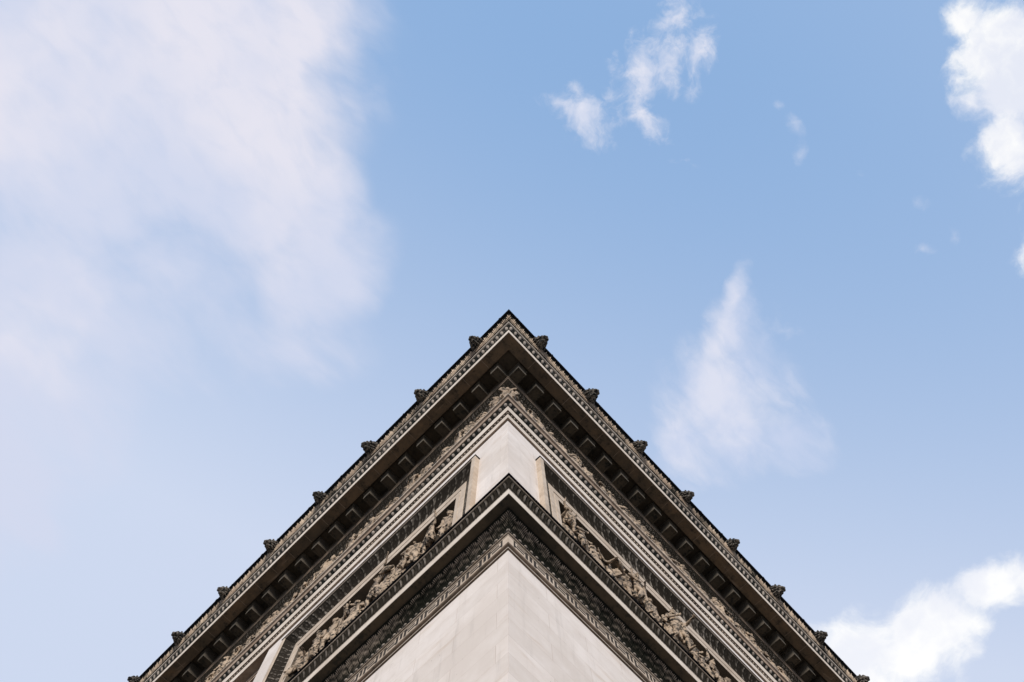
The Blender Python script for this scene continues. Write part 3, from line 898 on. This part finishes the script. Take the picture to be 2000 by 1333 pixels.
        p = tips[1]; b.cap(p, p + V((.22, .05, .18)), .02, .05, 10); b.ell(p + V((.24, .06, .2)), (.075, .05, .075))
    fold = rn.uniform(0, 6)

    def post(co, no):
        ang = co[:, 0] * 46 + 5 * np.sin(co[:, 2] * 3.1 + fold)
        m = np.clip((1.0 - co[:, 2]) * 6, 0, 1) * (co[:, 2] > .1)
        amp = .010 * m if dress in ('tunic', 'long', 'cloak') else .003 * m
        co += no * (amp * np.sin(ang))[:, None]
        j = .004 * np.sin(co[:, 0] * 61 + co[:, 2] * 37) * np.sin(co[:, 1] * 53 - co[:, 2] * 29)
        return co + no * j[:, None]
    return b, post


def make_fig(seed, voxel=.015, name='relief_figure', **kw):
    b, post = figure(seed, **kw)
    return b.mesh(name, voxel, RELF, post)


RF = [  # face, s, z of the crown of the head, scale, outward offset, yaw, spec
    ('L', 1.98, 24.95, .98, -.20, .3, dict(arms=('chest', 'down'), dress='tunic', headgear='helmet', turn=.4)),
    ('L', 2.66, 25.62, .98, -.20, -.3, dict(arms=('up', 'out'), dress='tunic', headgear='cap', turn=-.8, lean=.1)),
    ('L', 3.26, 25.50, .98, -.20, .4, dict(arms=('down', 'akimbo'), dress='cloak', headgear='cap', turn=.5, lean=-.15)),
    ('L', 3.58, 24.72, .90, -.12, .2, dict(arms=('fwd', 'down'), dress='tunic', headgear='hair')),
    ('L', 4.00, 25.10, .95, -.24, .2, dict(arms=('chest', 'chest'), dress='long', headgear='hood', prop='bundle')),
    ('L', 4.46, 25.45, 1.02, -.18, -.2, dict(arms=('point', 'down'), dress='tunic', headgear='helmet', turn=.3, lean=.12)),
    ('L', 5.14, 24.90, .98, -.18, .1, dict(arms=('chest', 'up'), dress='long', headgear='hair', turn=-.4, prop='spear')),
    ('L', 5.56, 24.60, .85, -.24, -.3, dict(arms=('rest', 'down'), dress='nude', headgear='hair', turn=.6)),
    ('L', 5.92, 25.15, 1.04, -.16, .0, dict(arms=('down', 'down'), dress='nude', headgear='hair', turn=.1)),
    ('L', 6.52, 25.42, 1.10, -.14, -.1, dict(arms=('down', 'down'), dress='tunic', headgear='bald', turn=.2)),
    ('L', 7.10, 25.02, .98, -.20, .3, dict(arms=('fwd', 'down'), dress='nude', headgear='hair', turn=.5)),
    ('R', 2.06, 24.85, 1.0, -.18, .0, dict(arms=('out', 'fwd'), dress='tunic', headgear='hair', turn=.2)),
    ('R', 2.16, 26.05, .78, -.33, .2, dict(arms=('up', 'up'), dress='cloak', headgear='hair', turn=-.3)),
    ('R', 2.62, 25.25, .95, -.25, .3, dict(arms=('down', 'chest'), dress='tunic', headgear='helmet', turn=-.5)),
    ('R', 2.98, 24.70, .95, -.18, -.2, dict(arms=('chest', 'down'), dress='long', headgear='hood', turn=.2)),
    ('R', 3.50, 24.65, .90, -.18, .3, dict(arms=('fwd', 'fwd'), dress='tunic', headgear='hair', turn=.7, prop='bundle')),
    ('R', 3.95, 25.25, 1.0, -.20, -.3, dict(arms=('up', 'down'), dress='nude', headgear='hair', turn=-.6, lean=-.1)),
    ('R', 4.58, 25.95, 1.05, -.10, .2, dict(arms=('chest', 'akimbo'), dress='cloak', headgear='helmet', turn=.4, lean=.05)),
    ('R', 5.02, 25.15, .95, -.22, .0, dict(arms=('down', 'up'), dress='tunic', headgear='hair', turn=.2, prop='spear')),
    ('R', 5.50, 24.95, 1.0, -.14, .4, dict(arms=('out', 'down'), dress='long', headgear='hair', turn=-.4, lean=-.1)),
    ('R', 6.00, 26.15, 1.08, -.10, -.2, dict(arms=('fwd', 'chest'), dress='cloak', headgear='helmet', turn=.5)),
    ('R', 6.45, 25.05, .95, -.22, .1, dict(arms=('akimbo', 'out'), dress='tunic', headgear='cap', turn=-.4)),
    ('R', 6.72, 24.90, 1.0, -.14, -.3, dict(arms=('up', 'chest'), dress='nude', headgear='hair', turn=.5, lean=.1)),
    ('R', 7.32, 25.15, 1.0, -.16, .2, dict(arms=('point', 'down'), dress='tunic', headgear='helmet', turn=.3)),
    ('R', 7.85, 25.0, 1.0, -.16, .2, dict(arms=('akimbo', 'down'), dress='long', headgear='hair', turn=.1)),
    ('R', 8.45, 25.1, 1.0, -.16, -.2, dict(arms=('fwd', 'out'), dress='cloak', headgear='hair', turn=.4)),
    ('R', 9.05, 25.2, 1.0, -.16, .2, dict(arms=('chest', 'down'), dress='tunic', headgear='helmet', turn=.1)),
]
for i, (f, s, zt, sc, off, yaw, spec) in enumerate(RF):
    me = make_fig(100 + i, **spec)
    o = part('relief_figure', me, FRAMES[f])
    proud = zt > 25.9                      # two helmeted ones lean out over the frame
    if proud: orient(o, f, s, -.04, zt - .25 - 1.82 * sc, yaw, sc, .75)
    else: orient(o, f, s * 1.045 + .02, -.20, zt + .58 - 1.82 * sc, yaw, sc * 1.02, .62)

rn = random.Random(21)
pool = [o.data for o in FRAMES['R'].children if o.name.startswith('relief_figure')]
s = 9.9
while s < 18.2:                       # the rest of the long panel, past the edge of the photograph
    sc = rn.uniform(.94, 1.05)
    o = part('relief_figure', rn.choice(pool), FRAMES['R']); orient(o, 'R', s, -.20, 23.62 + rn.uniform(-.1, .05), rn.uniform(-.3, .3), sc, .62)
    s += rn.uniform(.5, .8)

# small procession of the frieze: six carved figures, repeated in changing order
FV = []
specs = [dict(arms=('chest', 'down'), dress='long', headgear='hair', turn=.4), dict(arms=('down', 'chest'), dress='tunic', headgear='helmet', turn=-.3),
         dict(arms=('down', 'chest'), dress='tunic', headgear='hair', turn=.6, lean=.25), dict(arms=('chest', 'chest'), dress='cloak', headgear='cap', turn=-.5),
         dict(arms=('chest', 'chest'), dress='long', headgear='hood', lean=-.2), dict(arms=('down', 'down'), dress='nude', headgear='hair', turn=.8, lean=.3)]
for i, sp in enumerate(specs):
    b, post = figure(300 + i, nohands=True, **sp); FV.append(b.mesh('frieze_figure', .026, RELF, post))
rn = random.Random(7)
for f in 'LR':
    s = -.12; last = -1
    while s < ORN[f] - 1:
        i = rn.choice([k for k in range(6) if k != last]) if last >= 0 else 0; last = i
        sc = rn.uniform(.93, 1.10)
        o = part('frieze_figure', FV[i], FRZ)
        orient(o, f, s, .135 + rn.uniform(-.02, .03), 30.36, rn.uniform(-.5, .5), sc, .55)
        s += rn.choice((.26, .34, .42, .55, .42))


# ------------------------------------------------------------------ winged figure in the spandrel
b, post = figure(500, arms=('up', 'out'), dress='long', headgear='hair', turn=.4, lean=-.2, nohands=False)
for k in range(7):
    b.cap((-.1 - .02 * k, -.1, 1.35), (-.45 - .13 * k, -.12, 1.9 - .17 * k), .05, .035, 8); b.cap((.1 + .02 * k, -.1, 1.35), (.45 + .13 * k, -.12, 1.9 - .17 * k), .05, .035, 8)
me = b.mesh('winged_figure', .03, RELF, post)
o = part('winged_figure', me, spw); orient(o, 'L', 11.3, -.36, 25.2, .2, 1.75)


# ------------------------------------------------------------------ lion heads of the gutter
def lion_mesh(seed):
    rn = random.Random(seed); b = Blob()
    b.ell((0, .02, 0), (.18, .19, .19)); b.cap((0, -.1, 0), (0, .12, .01), .19, .17)
    b.cap((0, .13, .03), (0, .24, .0), .135, .115)                                     # muzzle
    b.ell((-.055, .285, -.015), (.070, .065, .062)); b.ell((.055, .285, -.015), (.070, .065, .062))
    b.ell((0, .335, .035), (.050, .030, .032))                                          # nose
    b.cap((0, .16, .115), (0, .30, .070), .055, .042)                                   # bridge
    b.cap((-.11, .165, .135), (-.035, .215, .120), .045, .040); b.cap((.11, .165, .135), (.035, .215, .120), .045, .040)   # brows
    b.ell((-.13, .15, -.01), (.060, .075, .075)); b.ell((.13, .15, -.01), (.060, .075, .075))                         # cheeks
    b.cap((0, .08, -.15), (0, .22, -.165), .085, .065); b.ell((0, .245, -.175), (.068, .05, .045))                    # lower jaw, mouth open
    b.ell((-.17, .06, .17), (.05, .035, .055)); b.ell((.17, .06, .17), (.05, .035, .055))                             # ears
    for ring, (rad, y, n, sz) in enumerate(((.185, .10, 13, .050), (.215, .02, 15, .062), (.225, -.07, 15, .066), (.20, -.15, 12, .07))):
        for k in range(n):
            a = 2 * math.pi * (k + ring * .5) / n + rn.uniform(-.08, .08)
            p = Vector((rad * math.cos(a), y, rad * math.sin(a) * 1.02)); q = p + Vector((.045 * math.cos(a), -.055, .045 * math.sin(a) - .02))
            b.cap(p, q, sz * .62, sz * .42, 8)
    tl = Matrix.Rotation(-.34, 3, 'X')                                                  # nose down
    b.v = [tuple(tl @ Vector(p)) for p in b.v]
    return b.mesh('lion_head', .0125, LION, None)


lm = [lion_mesh(k) for k in (1, 2, 3, 4, 5)]
rn = random.Random(3)
for f, per, st in (('L', 2.437, -.05), ('R', 2.345, -.08)):
    k = 0
    while st + per * k < LEN[f] - 1 and k < 9:
        o = part('lion_head', lm[rn.randrange(5)], CRN)
        orient(o, f, st + per * k, 1.50, 35.36, rn.uniform(-.22, .22), rn.uniform(.84, .98)); k += 1
bpy.context.view_layer.update()
